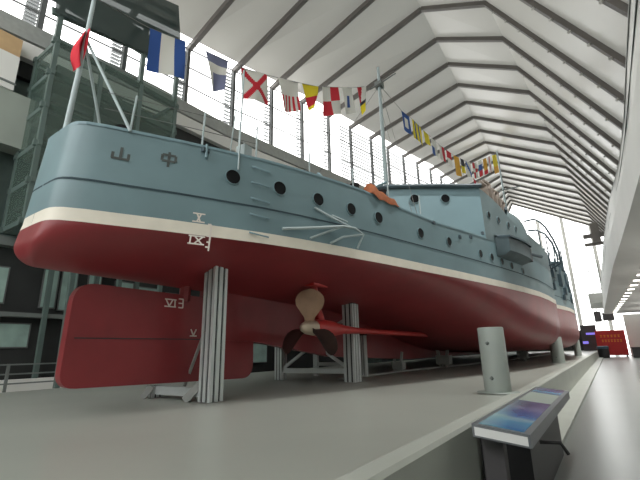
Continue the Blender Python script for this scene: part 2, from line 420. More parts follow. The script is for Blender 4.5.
m = MB(); m.grid(tr[1]); m.grid(tr[-1], flip=True); S('topsides', m, M['blue'], 50)
side('rubbing_seam', [3.795, 3.825], M['seam'], .012)
# deck
dk = MB(); dk.grid([[(XC - half(y) * .995, rake(y, 4.66), dz(y) - .05), (XC + half(y) * .995, rake(y, 4.66), dz(y) - .05)] for y in ys]); S('deck', dk, M['wood'])
gw = {1: [], -1: []}
for y in ys:
    if y <= 12.4:
        for q in (1, -1): gw[q].append([(XC + q * (half(y) + .015), rake(y, 4.7), dz(y) - .03), (XC + q * (half(y) + .015), rake(y, 4.7), dz(y) + .015), (XC + q * (half(y) - .03), rake(y, 4.7), dz(y) + .015)])
m = MB(); m.grid(gw[1]); m.grid(gw[-1], flip=True); S('gunwale', m, M['blue2'])
# skeg
sk = MB()
prof = [(4.9, 2.9), (4.9, 1.74), (6.3, 1.70), (9, 1.35), (14, 1.14), (58, 1.10), (58, 1.9), (16, 1.9), (9, 2.9)]
n = len(prof); vs = [(XC + .09, y, z) for y, z in prof] + [(XC - .09, y, z) for y, z in prof]
sk.add(vs, [tuple(range(n)), tuple(range(2 * n - 1, n - 1, -1))] + [(i, i + n, (i + 1) % n + n, (i + 1) % n) for i in range(n)])
S('keel_skeg', sk, M['red'])
# rudder: rounded plate with a lower part reaching under the skeg
def rounded(poly, radii, n=6):
    out = []
    for i, p in enumerate(poly):
        a = Vector(poly[i - 1]); b = Vector(p); c = Vector(poly[(i + 1) % len(poly)]); r = radii[i]
        if r <= 0: out.append(p); continue
        q0 = b + (a - b).normalized() * r; q1 = b + (c - b).normalized() * r
        for k in range(n + 1):
            t = k / n; out.append(tuple(q0 * (1 - t) ** 2 + b * 2 * t * (1 - t) + q1 * t * t))
    return out
rp = rounded([(2.58, 1.08), (6.2, 1.0), (6.2, 1.72), (4.86, 1.74), (4.86, 2.5), (2.62, 2.52)], [.22, .3, 0, 0, .05, .3])
n = len(rp); rd = MB()
L = [[(XC + s * t, y, z) for y, z in rp] for s, t in ((1, .07), (-1, .07))]
rd.add(L[0] + L[1], [tuple(range(n)), tuple(range(2 * n - 1, n - 1, -1))] + [(i, i + n, (i + 1) % n + n, (i + 1) % n) for i in range(n)])
rud = S('rudder', rd, M['red'])
rs = MB(); rs.tube([(XC, 4.5, 2.4), (XC, 4.5, 2.8)], .1); S('rudder_stock', rs, M['red'], 40)
rb = MB(); rb.box(XC + .07, XC + .078, 2.7, 6.1, 1.735, 1.75); rb.build('seam', M['groove'], rud)

# lettering and draught marks lie on the plating
def onside(y, z, off=.012): return Vector((XC + half(y) + off, rake(y, z), z))
def ribbon(b, y0, z0, y1, z1, w, off=.012, nseg=3):
    d = Vector((y1 - y0, z1 - z0)); nn = Vector((-d.y, d.x)).normalized() * w / 2
    rr = []
    for k in range(nseg + 1):
        t = k / nseg; y = y0 + d.x * t; z = z0 + d.y * t
        rr.append([onside(y - nn.x, z - nn.y, off), onside(y + nn.x, z + nn.y, off)])
    b.grid(rr)
def glyph(name, strokes, cy, cz, sy, sz, w, mt):
    b = MB()
    for a, c, d, e in strokes: ribbon(b, cy + a * sy, cz + c * sz, cy + d * sy, cz + e * sz, w)
    return S(name, b, mt)
o = glyph('lettering', [(0, .5, 0, -.45), (-.45, .05, -.45, -.45), (.45, .05, .45, -.45), (-.5, -.42, .5, -.42)], 2.58, 4.29, .21, .2, .036, M['charm']); o['label'] = 'first dark Chinese character on the stern'
o = glyph('lettering', [(0, .5, 0, -.55), (-.42, .28, .42, .28), (-.42, -.14, .42, -.14), (-.42, .28, -.42, -.14), (.42, .28, .42, -.14)], 3.17, 4.34, .21, .24, .036, M['charm']); o['label'] = 'second dark Chinese character on the stern'
xs = [(-.5, .5, .5, .5), (-.5, -.5, .5, -.5), (-.16, .45, .13, -.45), (.16, .45, -.13, -.45)]
glyph('draught_mark', xs, 3.66, 3.475, .17, .13, .022, M['mark'])
glyph('draught_mark', [(-.55, .5, .6, .5), (-.55, -.5, .6, -.5), (-.4, .45, -.4, -.45), (-.1, .45, .42, -.45), (.42, .45, -.1, -.45)], 3.66, 3.12, .19, .12, .022, M['mark'])
glyph('draught_scale', [(0, .5, 0, -.5), (0, .5, -.2, .5), (0, .05, -.2, .05), (0, -.17, -.16, -.17), (0, -.36, -.2, -.36)], 3.84, 3.18, .24, .42, .024, M['mark'])
def rglyph(strokes, cy, cz, sy, sz, w):
    b = MB()
    for a, c, d, e in strokes: b.bar((XC + .075, cy + a * sy, cz + c * sz), (XC + .075, cy + d * sy, cz + e * sz), w, .012, up=(1, 0, 0))
    b.build('draught_mark', M['mark'], rud)
rglyph([(-.5, .5, .5, .5), (-.5, -.5, .5, -.5), (-.4, .45, -.1, -.45), (.18, .45, -.1, -.45), (.4, .45, .4, -.45)], 4.17, 2.34, .22, .12, .02)
rglyph([(0, .5, 0, -.5), (0, .5, -.4, .5), (0, 0, -.4, 0), (0, -.5, -.4, -.5)], 4.42, 2.35, .22, .15, .02)
rglyph([(-.5, -.5, .5, -.5), (-.4, .45, 0, -.45), (.4, .45, 0, -.45)], 4.68, 1.86, .14, .12, .02)

# portholes
def porthole(y, z, r=.15, normal=None, at=None):
    c = at if at is not None else onside(y, z, .01)
    if normal is None:
        t = onside(y + .1, z) - onside(y - .1, z); normal = Vector((t.y, -t.x, 0)).normalized()
    nrm = normal; u = Vector((0, 0, 1)); v = u.cross(nrm)
    def circ(rad, h, n=20): return [c + nrm * h + rad * (math.cos(2 * PI * k / n) * u + math.sin(2 * PI * k / n) * v) for k in range(n)]
    b = MB(); n = 20
    rr = [circ(r * 1.17, -.02), circ(r * 1.14, .012), circ(r * 1.03, .015), circ(r, -.004)]
    vs = sum(rr, []); fs = [(i * n + k, (i + 1) * n + k, (i + 1) * n + (k + 1) % n, i * n + (k + 1) % n) for i in range(3) for k in range(n)]
    b.add(vs, fs); p = S('porthole', b, M['blue'], 40)
    g = MB(); g.add(circ(r * 1.02, .004), [tuple(range(n))]); g.build('glass', M['port'], p)
for y, z in [(4.11, 4.26), (4.92, 4.24), (5.72, 4.21), (6.53, 4.2), (7.33, 4.19), (8.81, 4.12), (10.02, 4.12), (11.68, 4.05), (12.4, 4.05), (13.09, 4.02), (13.84, 3.98), (14.84, 3.93)]:
    porthole(y, z, .118 if y < 9.5 else .11)

# superstructure: raised hull with a rounded aft bulkhead
RT = [(12.2, 6.2), (12.9, 6.1), (13.6, 5.95), (14.3, 5.7), (15.2, 5.5), (19.5, 5.45), (25, 5.45), (40, 5.7), (62, 6.2)]
for s in (1, -1):
    pass
sy = [12.2, 12.6, 12.9, 13.25, 13.6, 14.0, 14.3, 14.5, 15.4, 16.45, 17.2, 18, 19.2, 20.1, 20.5, 21.2, 23, 25, 27.3, 29, 32, 35, 38, 45, 52, 58, 62]
rr = {1: [], -1: []}
for y in sy:
    zt = lerp_tab(RT, y)[0]
    for s in (1, -1): rr[s].append([(XC + s * half(y), y, z) for z in (4.55, 5.2, zt)])
m = MB(); m.grid(rr[1]); m.grid(rr[-1], flip=True); S('raised_hull', m, M['blue3'], 50)
m = MB(); m.grid([[(XC - half(y), y, lerp_tab(RT, y)[0] - .03), (XC + half(y), y, lerp_tab(RT, y)[0] - .03)] for y in sy]); S('upper_deck', m, M['blue3'])
arc = [(half(12.2), 12.2), (3.3, 12.0), (3.0, 11.75), (2.55, 11.38), (2.0, 10.98), (1.5, 10.62), (1.2, 10.47), (.8, 10.42), (.4, 10.4), (0, 10.4)]
full = [(XC + h, y) for h, y in arc] + [(XC - h, y) for h, y in arc[-2::-1]]
m = MB(); m.grid([[(x, y, 4.50), (x, y, 5.5), (x, y, 6.24)] for x, y in full], flip=True); S('curved_bulkhead', m, M['blue2'], 60)
m = MB(); m.add([(x, y, 6.23) for x, y in full], [tuple(range(len(full)))]); S('house_top', m, M['blue3'])
m = MB(); m.tube([(x, y, 6.25) for x, y in [(p[0] + (p[0] - XC) * .02, p[1] - .05) for p in full]], .07, 6); S('coaming', m, M['dkblue'])
for (x, y), nr in (((XC + 2.0, 10.98), (.6, -.8)), ((XC + 2.75, 11.55), (.63, -.78))):
    nv = Vector((nr[0], nr[1], 0)).normalized(); porthole(0, 0, .13, nv, Vector((x, y, 5.86)) + nv * .03)
for y, z in [(12.6, 5.42), (13.3, 5.4), (14.1, 5.4), (14.8, 5.4)]: porthole(y, z, .105)

# propeller, shaft and bracket on the near side, mirrored to the far side
def shaftline(s):
    x = XC + s * 1.2
    m = MB(); m.tube([(x, 6.78, 1.95), (x, 7.0, 1.95), (x, 7.4, 1.95), (x, 7.9, 1.95), (x, 8.6, 1.94), (x, 13.8, 1.92)], [.17, .19, .17, .10, .07, .065], 16); S('propeller_shaft', m, M['redpart'], 60)
    m = MB()
    m.tube([(x, 7.05, 2.0), (x - s * .04, 6.95, 2.4), (x - s * .08, 6.85, 2.95)], [.12, .075, .09], 10); m.box(x - .25, x + .15, 6.6, 7.1, 2.80, 2.85)
    S('shaft_bracket', m, M['redpart'], 40)
    h = MB(); h.tube([(x, 6.38, 1.95), (x, 6.42, 1.95), (x, 6.55, 1.95), (x, 6.8, 1.95)], [.03, .09, .135, .16], 16)
    hub = S('propeller', h, M['brass'], 60)
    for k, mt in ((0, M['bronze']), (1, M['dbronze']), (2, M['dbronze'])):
        a = s * k * 2 * PI / 3 + PI / 2 - .05
        e = Vector((math.cos(a), 0, math.sin(a))); tng = Vector((-math.sin(a), 0, math.cos(a))); ax = Vector((0, 1, 0))
        wd = [.09, .11, .19, .275, .30, .275, .20, .09, .02]; rad = [.10, .2, .31, .43, .54, .64, .72, .77, .785]
        rr = []; bk = []
        for w, r in zip(wd, rad):
            pitch = math.radians(52 - 34 * r)
            d = tng * math.cos(pitch) - s * ax * math.sin(pitch)
            nn = d.cross(e)
            cc = Vector((x, 6.62, 1.95)) + e * r
            rr.append([cc + d * w * q + nn * .035 * (1 - q * q) * (1 - r) for q in (-1, -.6, -.2, .2, .6, 1)])
            bk.append([cc + d * w * q - nn * .035 * (1 - q * q) * (1 - r) for q in (-1, -.6, -.2, .2, .6, 1)])
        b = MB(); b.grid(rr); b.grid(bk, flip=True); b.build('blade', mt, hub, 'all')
shaftline(1); shaftline(-1)

# folded boom frame hinged on the side
def sidetube(pts, r): 
    b = MB(); b.tube([onside(y, z, off) for y, z, off in pts], r, 7); return b
bm = sidetube([(4.95, 3.50, .04), (5.6, 3.62, .10), (6.15, 3.74, .14)], .028)
fb = S('folded_boom', bm, M['pole'], 60)
for pts, r in (([(6.15, 3.74, .14), (6.45, 3.76, .14), (6.70, 3.68, .12), (6.62, 3.40, .03)], .024), ([(5.62, 4.02, .02), (6.0, 3.86, .1), (6.35, 3.76, .13)], .022),
               ([(5.50, 3.42, .03), (6.15, 3.74, .12)], .022), ([(6.70, 3.68, .12), (6.2, 3.55, .08), (5.95, 3.40, .03)], .022), ([(5.95, 3.93, .08), (6.3, 3.86, .1)], .02)):
    sidetube(pts, r).build('strut', M['pole'], fb, 60)
# rungs
for z in (4.49, 4.21, 3.93, 3.65, 3.33):
    b = MB(); b.tube([onside(4.42, z + .03, 0), onside(4.42, z, .07), onside(4.68, z - .03, .07), onside(4.68, z, 0)], .014, 6); S('rung', b, M['blue2'], 60)
# fittings on the plating: small pad, scuppers, sea inlet
for y, z in ((3.66, 4.62), (9.4, 4.5), (10.6, 4.35), (12.0, 4.72), (11.2, 4.45)):
    b = MB(); p = onside(y, z, 0); b.box(p.x - .03, p.x + .04, p.y - .06, p.y + .06, p.z - .035, p.z + .035); S('side_fitting', b, M['dkblue'])
b = MB(); b.tube([onside(3.66, 4.72, .03), onside(3.66, 4.48, .04)], .02); S('side_bracket', b, M['blue2'])

# deck rails along the near edge
def edge(y, z, ins=.06): return Vector((XC + half(y) - ins, rake(y, z), z))
for y in (2.66, 3.64, 4.22, 4.52, 5.6, 6.7, 7.8, 9.0):
    b = MB(); b.tube([edge(y, 4.66), edge(y, 5.34 if y < 5 else 5.15)], .016, 6); S('rail_stanchion', b, M['pole'])
for z in (5.28, 5.0):
    b = MB(); b.tube([edge(y, z) for y in (2.3, 2.66, 3.64, 4.52)] , .006, 5); S('rail_wire', b, M['rope'])
b = MB(); b.tube([edge(4.17, 4.4, -.03), edge(4.17, 6.35, -.03)], .015, 8); b.tube([edge(4.08, 4.66), edge(4.15, 5.9)], .010, 6); S('awning_pole', b, M['pole'], 60)
b = MB(); b.box(XC + half(4.45) - .35, XC + half(4.45) - .15, 4.38, 4.56, 4.66, 4.98); S('deck_box', b, M['pole'])
for y, h in ((2.36, -.12), (2.75, .25), (6.9, 2.0), (7.6, 2.3)):
    b = MB(); b.tube([(XC + h, y, 4.66), (XC + h, y, 4.90), (XC + h, y, 4.92)], [.09, .09, .11], 10)
    b.tube([(XC + h + .22, y + .05, 4.66), (XC + h + .22, y + .05, 4.88), (XC + h + .22, y + .05, 4.9)], [.09, .09, .11], 10); S('mooring_bitts', b, M['black'], 60)
for a, c in (((XC + 1.2, 7.3, 4.7), (XC + 2.5, 8.0, 5.25)), ((XC + 1.8, 6.2, 5.0), (XC + 2.1, 6.0, 4.7))):
    b = MB(); b.tube([a, c], .03, 6); S('deck_spar', b, M['blue2'])
# flagstaff with two stays
b = MB(); b.tube([(XC + .02, 2.20, 4.66), (XC + .02, 2.27, 6.2), (XC + .02, 2.32, 7.8)], [.045, .038, .03], 8); S('flagstaff', b, M['pole'], 60)
for a, c in (((XC + .02, 2.30, 6.40), (-5.22, 2.72, 4.66)), ((XC - .02, 2.30, 6.36), (XC - .35, 3.0, 4.7))):
    b = MB(); b.tube([a, c], .024, 7); S('flagstaff_stay', b, M['pole'], 60)
# masts
b = MB(); b.tube([(XC, 13.45, 6.25), (XC, 13.45, 10), (XC, 13.45, 13.1)], [.095, .08, .055], 10); mast = S('mast', b, M['pole'], 60)
b = MB(); b.tube([(XC + .1, 12.3, 11.3), (XC + .1, 13.5, 12.35), (XC + .1, 15.1, 13.8)], .035, 6); b.box(XC - .15, XC + .15, 13.3, 13.6, 12.1, 12.35); b.build('yard', M['steel'], mast)
b = MB(); b.tube([(XC, 41.6, 6), (XC, 41.2, 14), (XC, 40.8, 22.4)], [.15, .11, .06], 10); mast2 = S('mast', b, M['pole'], 60)
b = MB(); b.tube([(XC - 1.6, 41, 16.5), (XC + 1.6, 41, 16.5)], .07, 6); b.build('yard', M['steel'], mast2)
for a, c in (((XC, 13.45, 12.2), (XC + 2.6, 9.5, 4.8)), ((XC, 13.45, 12.2), (XC - 2.6, 9.5, 4.8)), ((XC, 13.45, 11), (XC + 2.2, 10.4, 4.8))):
    b = MB(); b.tube([a, c], .007, 4); S('mast_stay', b, M['rope'])
# gun sponson bulging from the side, gun house above it
spn = MB()
ysp = [12.8, 12.95, 13.6, 14.3, 14.9, 15.05]; oh = [.02, .34, .38, .36, .32, .02]
rr = [[(XC + half(y) - .05, y, 4.12), (XC + half(y) + o * .5, y, 4.18), (XC + half(y) + o, y, 4.30), (XC + half(y) + o, y, 4.74), (XC + half(y) - .05, y, 4.78)] for y, o in zip(ysp, oh)]
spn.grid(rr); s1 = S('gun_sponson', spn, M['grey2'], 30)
b = MB(); b.grid([[(XC + half(y) + o + .06, y, 4.78), (XC + half(y) - .1, y, 4.86)] for y, o in zip(ysp, oh)]); b.grid([[(XC + half(y) + o + .06, y, 4.72), (XC + half(y) + o + .06, y, 4.78)] for y, o in zip(ysp, oh)], flip=True); b.build('cover_plate', M['dkblue'], s1)
b = MB(); b.box(XC + half(15.2) - .05, XC + half(15.2) + .22, 15.06, 15.7, 4.35, 4.8); b.build('gun_port', M['black'], s1)
b = MB(); b.tube([(XC + half(15.2) + .1, 15.3, 4.62), (XC + half(15.2) + .42, 16.5, 4.66)], .06, 8); b.build('gun_barrel', M['dkblue'], s1)
gh = MB(); cx, cy = XC + 3.45, 16.0
rows_ = []
for k in range(9):
    t = PI / 2 * k / 8
    rows_.append([(cx + .88 * math.cos(t) ** .45 * math.cos(2 * PI * q / 24), cy + 1.95 * math.cos(t) ** .45 * math.sin(2 * PI * q / 24), 4.9 + 1.4 * math.sin(t)) for q in range(25)])
gh.grid(rows_); g1 = S('gun_house', gh, M['blue3'], 60)
b = MB(); b.tube([(cx + .3, cy - .9, 5.95), (cx + .5, cy - 1.6, 6.1)], [.09, .06], 10); b.build('gun_barrel', M['dkblue'], g1, 60)
# cluttered deck gear between the house and the gun house
for i, (x, y, z, a, b_, c) in enumerate([(3.62, 12.9, 6.2, .12, .12, .3), (3.66, 13.25, 6.15, .14, .14, .5), (3.7, 13.6, 6.05, .16, .13, .45), (3.75, 13.95, 5.9, .14, .12, .65), (3.78, 14.25, 5.85, .12, .14, .5), (3.7, 14.6, 5.8, .14, .15, .75), (3.75, 15.0, 6.0, .12, .1, .5)]):
    b = MB(); b.box(XC + x - a, XC + x + a, y - b_, y + b_, z - .15, z + c * .6)
    b.tube([(XC + x, y, z + c * .6), (XC + x + .04, y + .1, z + c), (XC + x - .1, y - .1, z + c + .1)], [.10, .08, .11], 8); S('deck_gear', b, M['junk'])
b = MB(); b.tube([(XC + 2.8, 14.6, 6.1), (XC + 2.4, 19.2, 7.45)], .05, 6); S('derrick', b, M['junk'])
# boat davits further forward, curved over the side
for y, dv in ((21.0, [(-1.62, 4.9), (-1.2, 5.1), (-1.2, 5.63), (-1.34, 6.27), (-1.57, 6.91), (-1.78, 7.22), (-1.97, 7.38), (-2.41, 7.36)]), (20.0, [(-1.62, 4.9), (-1.25, 5.0), (-1.24, 5.31), (-1.34, 5.87), (-1.55, 6.33), (-1.87, 6.58), (-2.2, 6.6)])):
    b = MB(); b.tube([(x, y, z) for x, z in dv], .045, 7); S('boat_davit', b, M['dkblue'], 60)
# dark fittings crowding the far side forward
for i, (y, o, z, w, h) in enumerate([(20.6, .1, 5.45, .3, .35), (21.4, .2, 5.2, .25, .5), (22.2, .1, 4.9, .3, .5), (22.0, .1, 4.2, .2, .3), (23.0, .05, 5.3, .3, .4), (23.8, .05, 4.7, .25, .6), (24.6, .02, 4.2, .3, .35), (25.4, .0, 4.9, .25, .5), (26.2, .0, 4.5, .25, .4), (26.6, -.02, 3.9, .3, .3), (24.2, .0, 3.85, .25, .25), (25.0, 0, 5.6, .25, .5)]):
    x = XC + half(y) + o; b = MB(); b.box(x - .3, x + .08, y - w, y + w, z - h / 2, z + h / 2)
    b.tube([(x + .02, y, z + h / 2), (x + .06, y + .2, z + h * 1.1)], .05, 6); S('side_gear', b, M['dkblue'])
for y in (21.8, 23.0, 24.3, 25.6, 27.0):
    b = MB(); x = XC + half(y) - .1; b.tube([(x, y, 5.4), (x, y, 6.9)], .03, 5); b.tube([(x, y, 6.2), (x - .3, y + 1.2, 6.0)], .02, 5); S('rail_stanchion', b, M['dkblue'])

# ---- things that hang on or lie on the ship
tp = MB()
pts = []
for i in range(17):
    u = i / 16; y = 7.1 + .95 * u; row = []
    e = XC + half(y); h = dz(y)
    for (o, zz) in ((-.32, .02), (-.26, .20), (-.16, .30), (-.06, .27), (.03, .20), (.055, .06), (.05, -.06)):
        k = (1 - .55 * u) * min(1, u * 8, (1 - u) * 8)
        row.append((e + o + .02 * math.sin(11 * u), y, h + (zz * k if zz > 0 else zz * k) + .035 * k * math.sin(17 * u + 9 * o)))
    pts.append(row)
tp.grid(pts); tag(tp.build('folded_tarpaulin', M['orange'], None, True), 'crumpled orange brown tarpaulin lying on the ship deck edge before the curved bulkhead', 'tarpaulin')

# signal lines and flags
L1 = [(2.31, 7.3), (3.3, 7.44), (4.1, 7.70), (5.65, 8.08), (6.56, 8.43), (7.87, 8.99), (8.9, 9.46), (10.1, 10.15), (11.07, 10.70), (12.2, 11.42), (13.42, 12.5)]
L2 = [(13.45, 12.25), (15.8, 12.2), (17, 12.42), (18.5, 12.5), (21, 12.78), (23.8, 13.28), (27.3, 14.18), (29.9, 15.1), (34.1, 17.2), (37.8, 19.0), (40.9, 20.4)]
b = MB(); b.tube([(XC, y, z) for y, z in L1], .008, 5); tag(b.build('signal_line', M['rope']), 'thin line of large signal flags rising from the stern staff to the first mast', 'rope')
b = MB(); b.tube([(XC, y, z) for y, z in L2], .010, 5); tag(b.build('signal_line', M['rope']), 'thin line of small far signal flags running forward from the first mast', 'rope')

def flag(line, y0, y1, h, mats, pat, label, group, shape=None, lean=0.0, res=16, amp=.05):
    rr = []; ph = random.random() * 6
    for i in range(res + 1):
        u = i / res; y = y0 + (y1 - y0) * u; z = lerp_tab(line, y)[0]
        row = []
        for j in range(res + 1):
            v = j / res
            yy, zz = y + lean * v, z - h * v
            if shape: yy, zz = shape(u, v, y0, y1, yy, zz, z, h)
            row.append((XC + amp * (v + .2) * math.sin(5 * u + 2.2 * v + ph), yy, zz))
        rr.append(row)
    b = MB(); b.grid(rr)
    k = 0
    for i in range(res):
        for j in range(res): b.mi[k] = pat((i + .5) / res, (j + .5) / res); k += 1
    o = b.build('hanging_signal_flag', mats, None, 'all')
    return tag(o, label, 'flag', group)
G1 = 'large signal flags from stern to first mast'; G2 = 'small signal flags beyond the first mast'
tri = lambda k: (lambda u, v, y0, y1, yy, zz, z, h: ((yy * (1 - v * k) + (y0 * .35 + y1 * .65) * v * k), zz))
flag(L1, 3.32, 4.10, .90, [M['fb'], M['fw']], lambda u, v: 1 if .34 < u < .68 else 0, 'largest flag, nearest the stern, blue with a white middle band', G1, amp=.03, lean=.03)
def sh2(u, v, y0, y1, yy, zz, z, h):
    return yy * (1 - v * .55) + (y0 * .3 + y1 * .7) * v * .55, zz
flag(L1, 4.60, 5.25, .85, [M['fg'], M['fw']], lambda u, v: 0 if v < .28 or (v > .5 and u > .25) else 1, 'grey blue flag with a pale middle, between the large blue flag and red cross flag', G1, sh2)
flag(L1, 5.65, 6.56, .80, [M['fw'], M['fr']], lambda u, v: 1 if abs(u - v) < .13 or abs(1 - u - v) < .13 else 0, 'white flag with a red diagonal cross', G1, lean=.12, res=22)
flag(L1, 6.99, 7.87, .92, [M['fw'], M['fr']], lambda u, v: 1 if v > .52 and int(u * 9) % 2 == 0 else 0, 'flag plain white above and red striped below', G1, lambda u, v, y0, y1, yy, zz, z, h: (yy + .12 * v + (.12 - .2 * u) * v, zz), res=18)
flag(L1, 8.06, 8.89, .72, [M['fy'], M['fr']], lambda u, v: 1 if .5 < v < .86 else 0, 'narrowing flag yellow above red, in the large string', G1, tri(.62), lean=.1)
flag(L1, 9.11, 10.09, 1.0, [M['fw'], M['fr']], lambda u, v: 1 if (u > .5) != (v > .5) else 0, 'flag quartered in red and white', G1, lean=.1)
flag(L1, 10.36, 11.07, 1.0, [M['fw'], M['fb']], lambda u, v: 1 if .38 < u < .66 and .34 < v < .74 else 0, 'white flag with a small blue central patch', G1, lean=.12)
flag(L1, 11.46, 12.2, .98, [M['fr'], M['fw'], M['fk'], M['fy']], lambda u, v: (0 if u + v * .6 < .55 else 1) if v < .55 else (2 if v < .7 else 3), 'red and white tapering flag with black and yellow tip beside the first mast', G1, tri(.7), lean=.1)
P2 = [
    (15.7, 16.65, .95, ['fb', 'fw'], lambda u, v: 1 if .3 < u < .7 and .25 < v < .75 else 0, 'blue bordered flag with white centre, first after the mast'),
    (17.0, 18.15, .98, ['fy', 'fb'], lambda u, v: int(u * 5) % 2, 'flag with upright yellow and dark blue stripes'),
    (18.5, 19.35, .62, ['fy', 'fy'], lambda u, v: 0, 'plain yellow flag after the yellow and blue striped one'),
    (19.6, 20.5, .95, ['fw', 'fb'], lambda u, v: 1 if v > .55 and u < .6 else 0, 'white flag with dark blue lower corner'),
    (21.04, 21.95, .9, ['fw', 'fr'], lambda u, v: 1 if u > .45 else 0, 'flag white on one half and red on the other'),
    (22.39, 23.4, .95, ['fr', 'fw'], lambda u, v: 1 if v > .5 else 0, 'flag red above white, in the small string'),
    (23.9, 25.2, 1.35, ['fo', 'fo'], lambda u, v: 0, 'large plain orange yellow flag in the small string'),
    (25.5, 26.4, 1.0, ['fk', 'fy'], lambda u, v: 0 if v < .45 else 1, 'flag dark above and yellow below'),
    (26.9, 28.3, 1.15, ['fw', 'fb'], lambda u, v: 1 if abs(u - v) < .2 else 0, 'white flag with a slanting blue band'),
    (28.9, 30.4, 1.25, ['fr', 'fw'], lambda u, v: (int(u * 2) + int(v * 3)) % 2, 'small red and white chequered flag'),
    (31.0, 32.4, 1.3, ['fw', 'fb', 'fr'], lambda u, v: 0 if v < .3 else (1 if v < .6 else 2), 'flag banded white, blue and red'),
    (33.0, 34.6, 1.4, ['fo', 'fr'], lambda u, v: 1 if v > .7 else 0, 'orange flag with a red lower edge'),
    (35.2, 36.8, 1.5, ['fw', 'fr'], lambda u, v: 1 if .35 < u < .6 else 0, 'white flag with an upright red band near the far mast'),
    (37.6, 40.2, 1.9, ['fy', 'fo'], lambda u, v: 1 if v > .6 else 0, 'pale yellow flag, last and highest by the far mast'),
]
for y0, y1, h, ms, pat, lab in P2: flag(L2, y0, y1, h, [M[k] for k in ms], pat, lab, G2, res=8, lean=.1, amp=.02)
# stern ensign, hanging limp
en = MB(); rr = []
for i in range(15):
    u = i / 14; z = 6.62 - .72 * u; w = .025 + .06 * math.sin(PI * min(1, u * .9)) ** 1.2
    rr.append([(XC + .02 + .10 * math.sin(q * 9 + 3 * u), 2.26 - (w * 1.5) * q + .03 * (1 - u) * (1 - q), z - .10 * q) for q in [j / 8 for j in range(9)]])
en.grid(rr); tag(en.build('hanging_ensign', M['fr'], None, 'all'), 'limp red flag bunched on the stern flagstaff', 'flag')
b = MB(); b.add([(XC, 28.6, 13.4), (XC, 29.4, 13.4), (XC, 29.2, 12.4), (XC, 28.8, 12.2)], [(0, 1, 2, 3)]); tag(b.build('hanging_pennant', M['fr']), 'small red pennant hanging alone above the curved bulkhead roof', 'flag')

# ================================================================== SUPPORTS
def column(b, x, y, z0, z1, w=.30, ang=0.0):
    c, s = math.cos(ang), math.sin(ang)
    def bb(a0, a1, b0, b1, mi):
        vs = [(x + c * p - s * q, y + s * p + c * q, z) for p in (a0, a1) for q in (b0, b1) for z in (z0, z1)]
        b.add(vs, [(0, 1, 3, 2), (4, 6, 7, 5), (0, 4, 5, 1), (2, 3, 7, 6), (0, 2, 6, 4), (1, 5, 7, 3)], mi)
    h = w / 2
    bb(-h + .02, h - .02, -h + .02, h - .02, 1)
    for sx in (-1, 0, 1):
        for sy in (-1, 0, 1):
            if sx == 0 and sy == 0: continue
            cw = w * .105 if (sx and sy) else w * .13
            px, py = sx * (h - cw), sy * (h - cw)
            bb(px - cw, px + cw, py - cw, py + cw, 0)
def trestle(name, label, xn, xf, y, ztn, ztf, w):
    t = thing(name, label, 'support stand', ((xn + xf) / 2, y, ZP))
    off = (-(xn + xf) / 2, -y, -ZP)
    def p(nm, b, m): return b.build(nm, m, t, loc=off)
    b = MB(); column(b, xn, y, ZP, ztn, w); b.box(xn - w * .6, xn + w * .6, y - w * .6, y + w * .6, ztn, ztn + .04, 1); p('post', b, [M['alu'], M['groove']])
    b = MB(); column(b, xf, y, ZP, ztf, w * .8); p('post', b, [M['alu'], M['groove']])
    return t, p
t1, p1 = trestle('support_trestle', 'tall grey aluminium support stand beside the rudder, nearest to the stern', -5.42, -6.95, 4.62, 3.0, .95, .28)
b = MB(); b.bar((-5.4, 4.62, .88), (-6.95, 4.62, .88), .12, .14); p1('foot_beam', b, M['alu'])
b = MB(); b.bar((-5.5, 4.5, 1.85), (-6.25, 4.72, .92), .04, .04); p1('brace', b, M['bracket'])
b = MB(); b.bar((-5.55, 4.62, 1.1), (-5.85, 4.45, .76), .05, .12); p1('foot', b, M['bracket'])
b = MB(); b.bar((-6.85, 4.5, .95), (-6.97, 4.4, .76), .05, .1); p1('foot', b, M['bracket'])
t2, p2 = trestle('support_trestle', 'crossbraced grey aluminium support stand behind the bronze propeller', -5.25, -7.55, 8.85, 2.62, 1.9, .30)
b = MB(); b.bar((-5.3, 8.85, 1.0), (-7.55, 8.85, 1.0), .07, .12); p2('cross_beam', b, M['alu'])
for a, c in (((-7.5, 8.85, 1.02), (-6.4, 8.85, 1.68)), ((-5.3, 8.85, 1.02), (-6.4, 8.85, 1.68)), ((-5.3, 8.85, 2.3), (-5.85, 8.85, 2.05)), ((-7.5, 8.85, 1.0), (-7.3, 8.6, .76))):
    b = MB(); b.bar(a, c, .06, .07); p2('brace', b, M['alu'])
t3, p3 = trestle('support_trestle', 'dark slender support stand half hidden behind the propeller stand', -5.9, -7.6, 10.6, 1.9, 1.9, .16)
b = MB(); b.bar((-5.9, 10.6, 1.1), (-7.6, 10.6, 1.1), .07, .1); p3('cross_beam', b, M['bracket'])
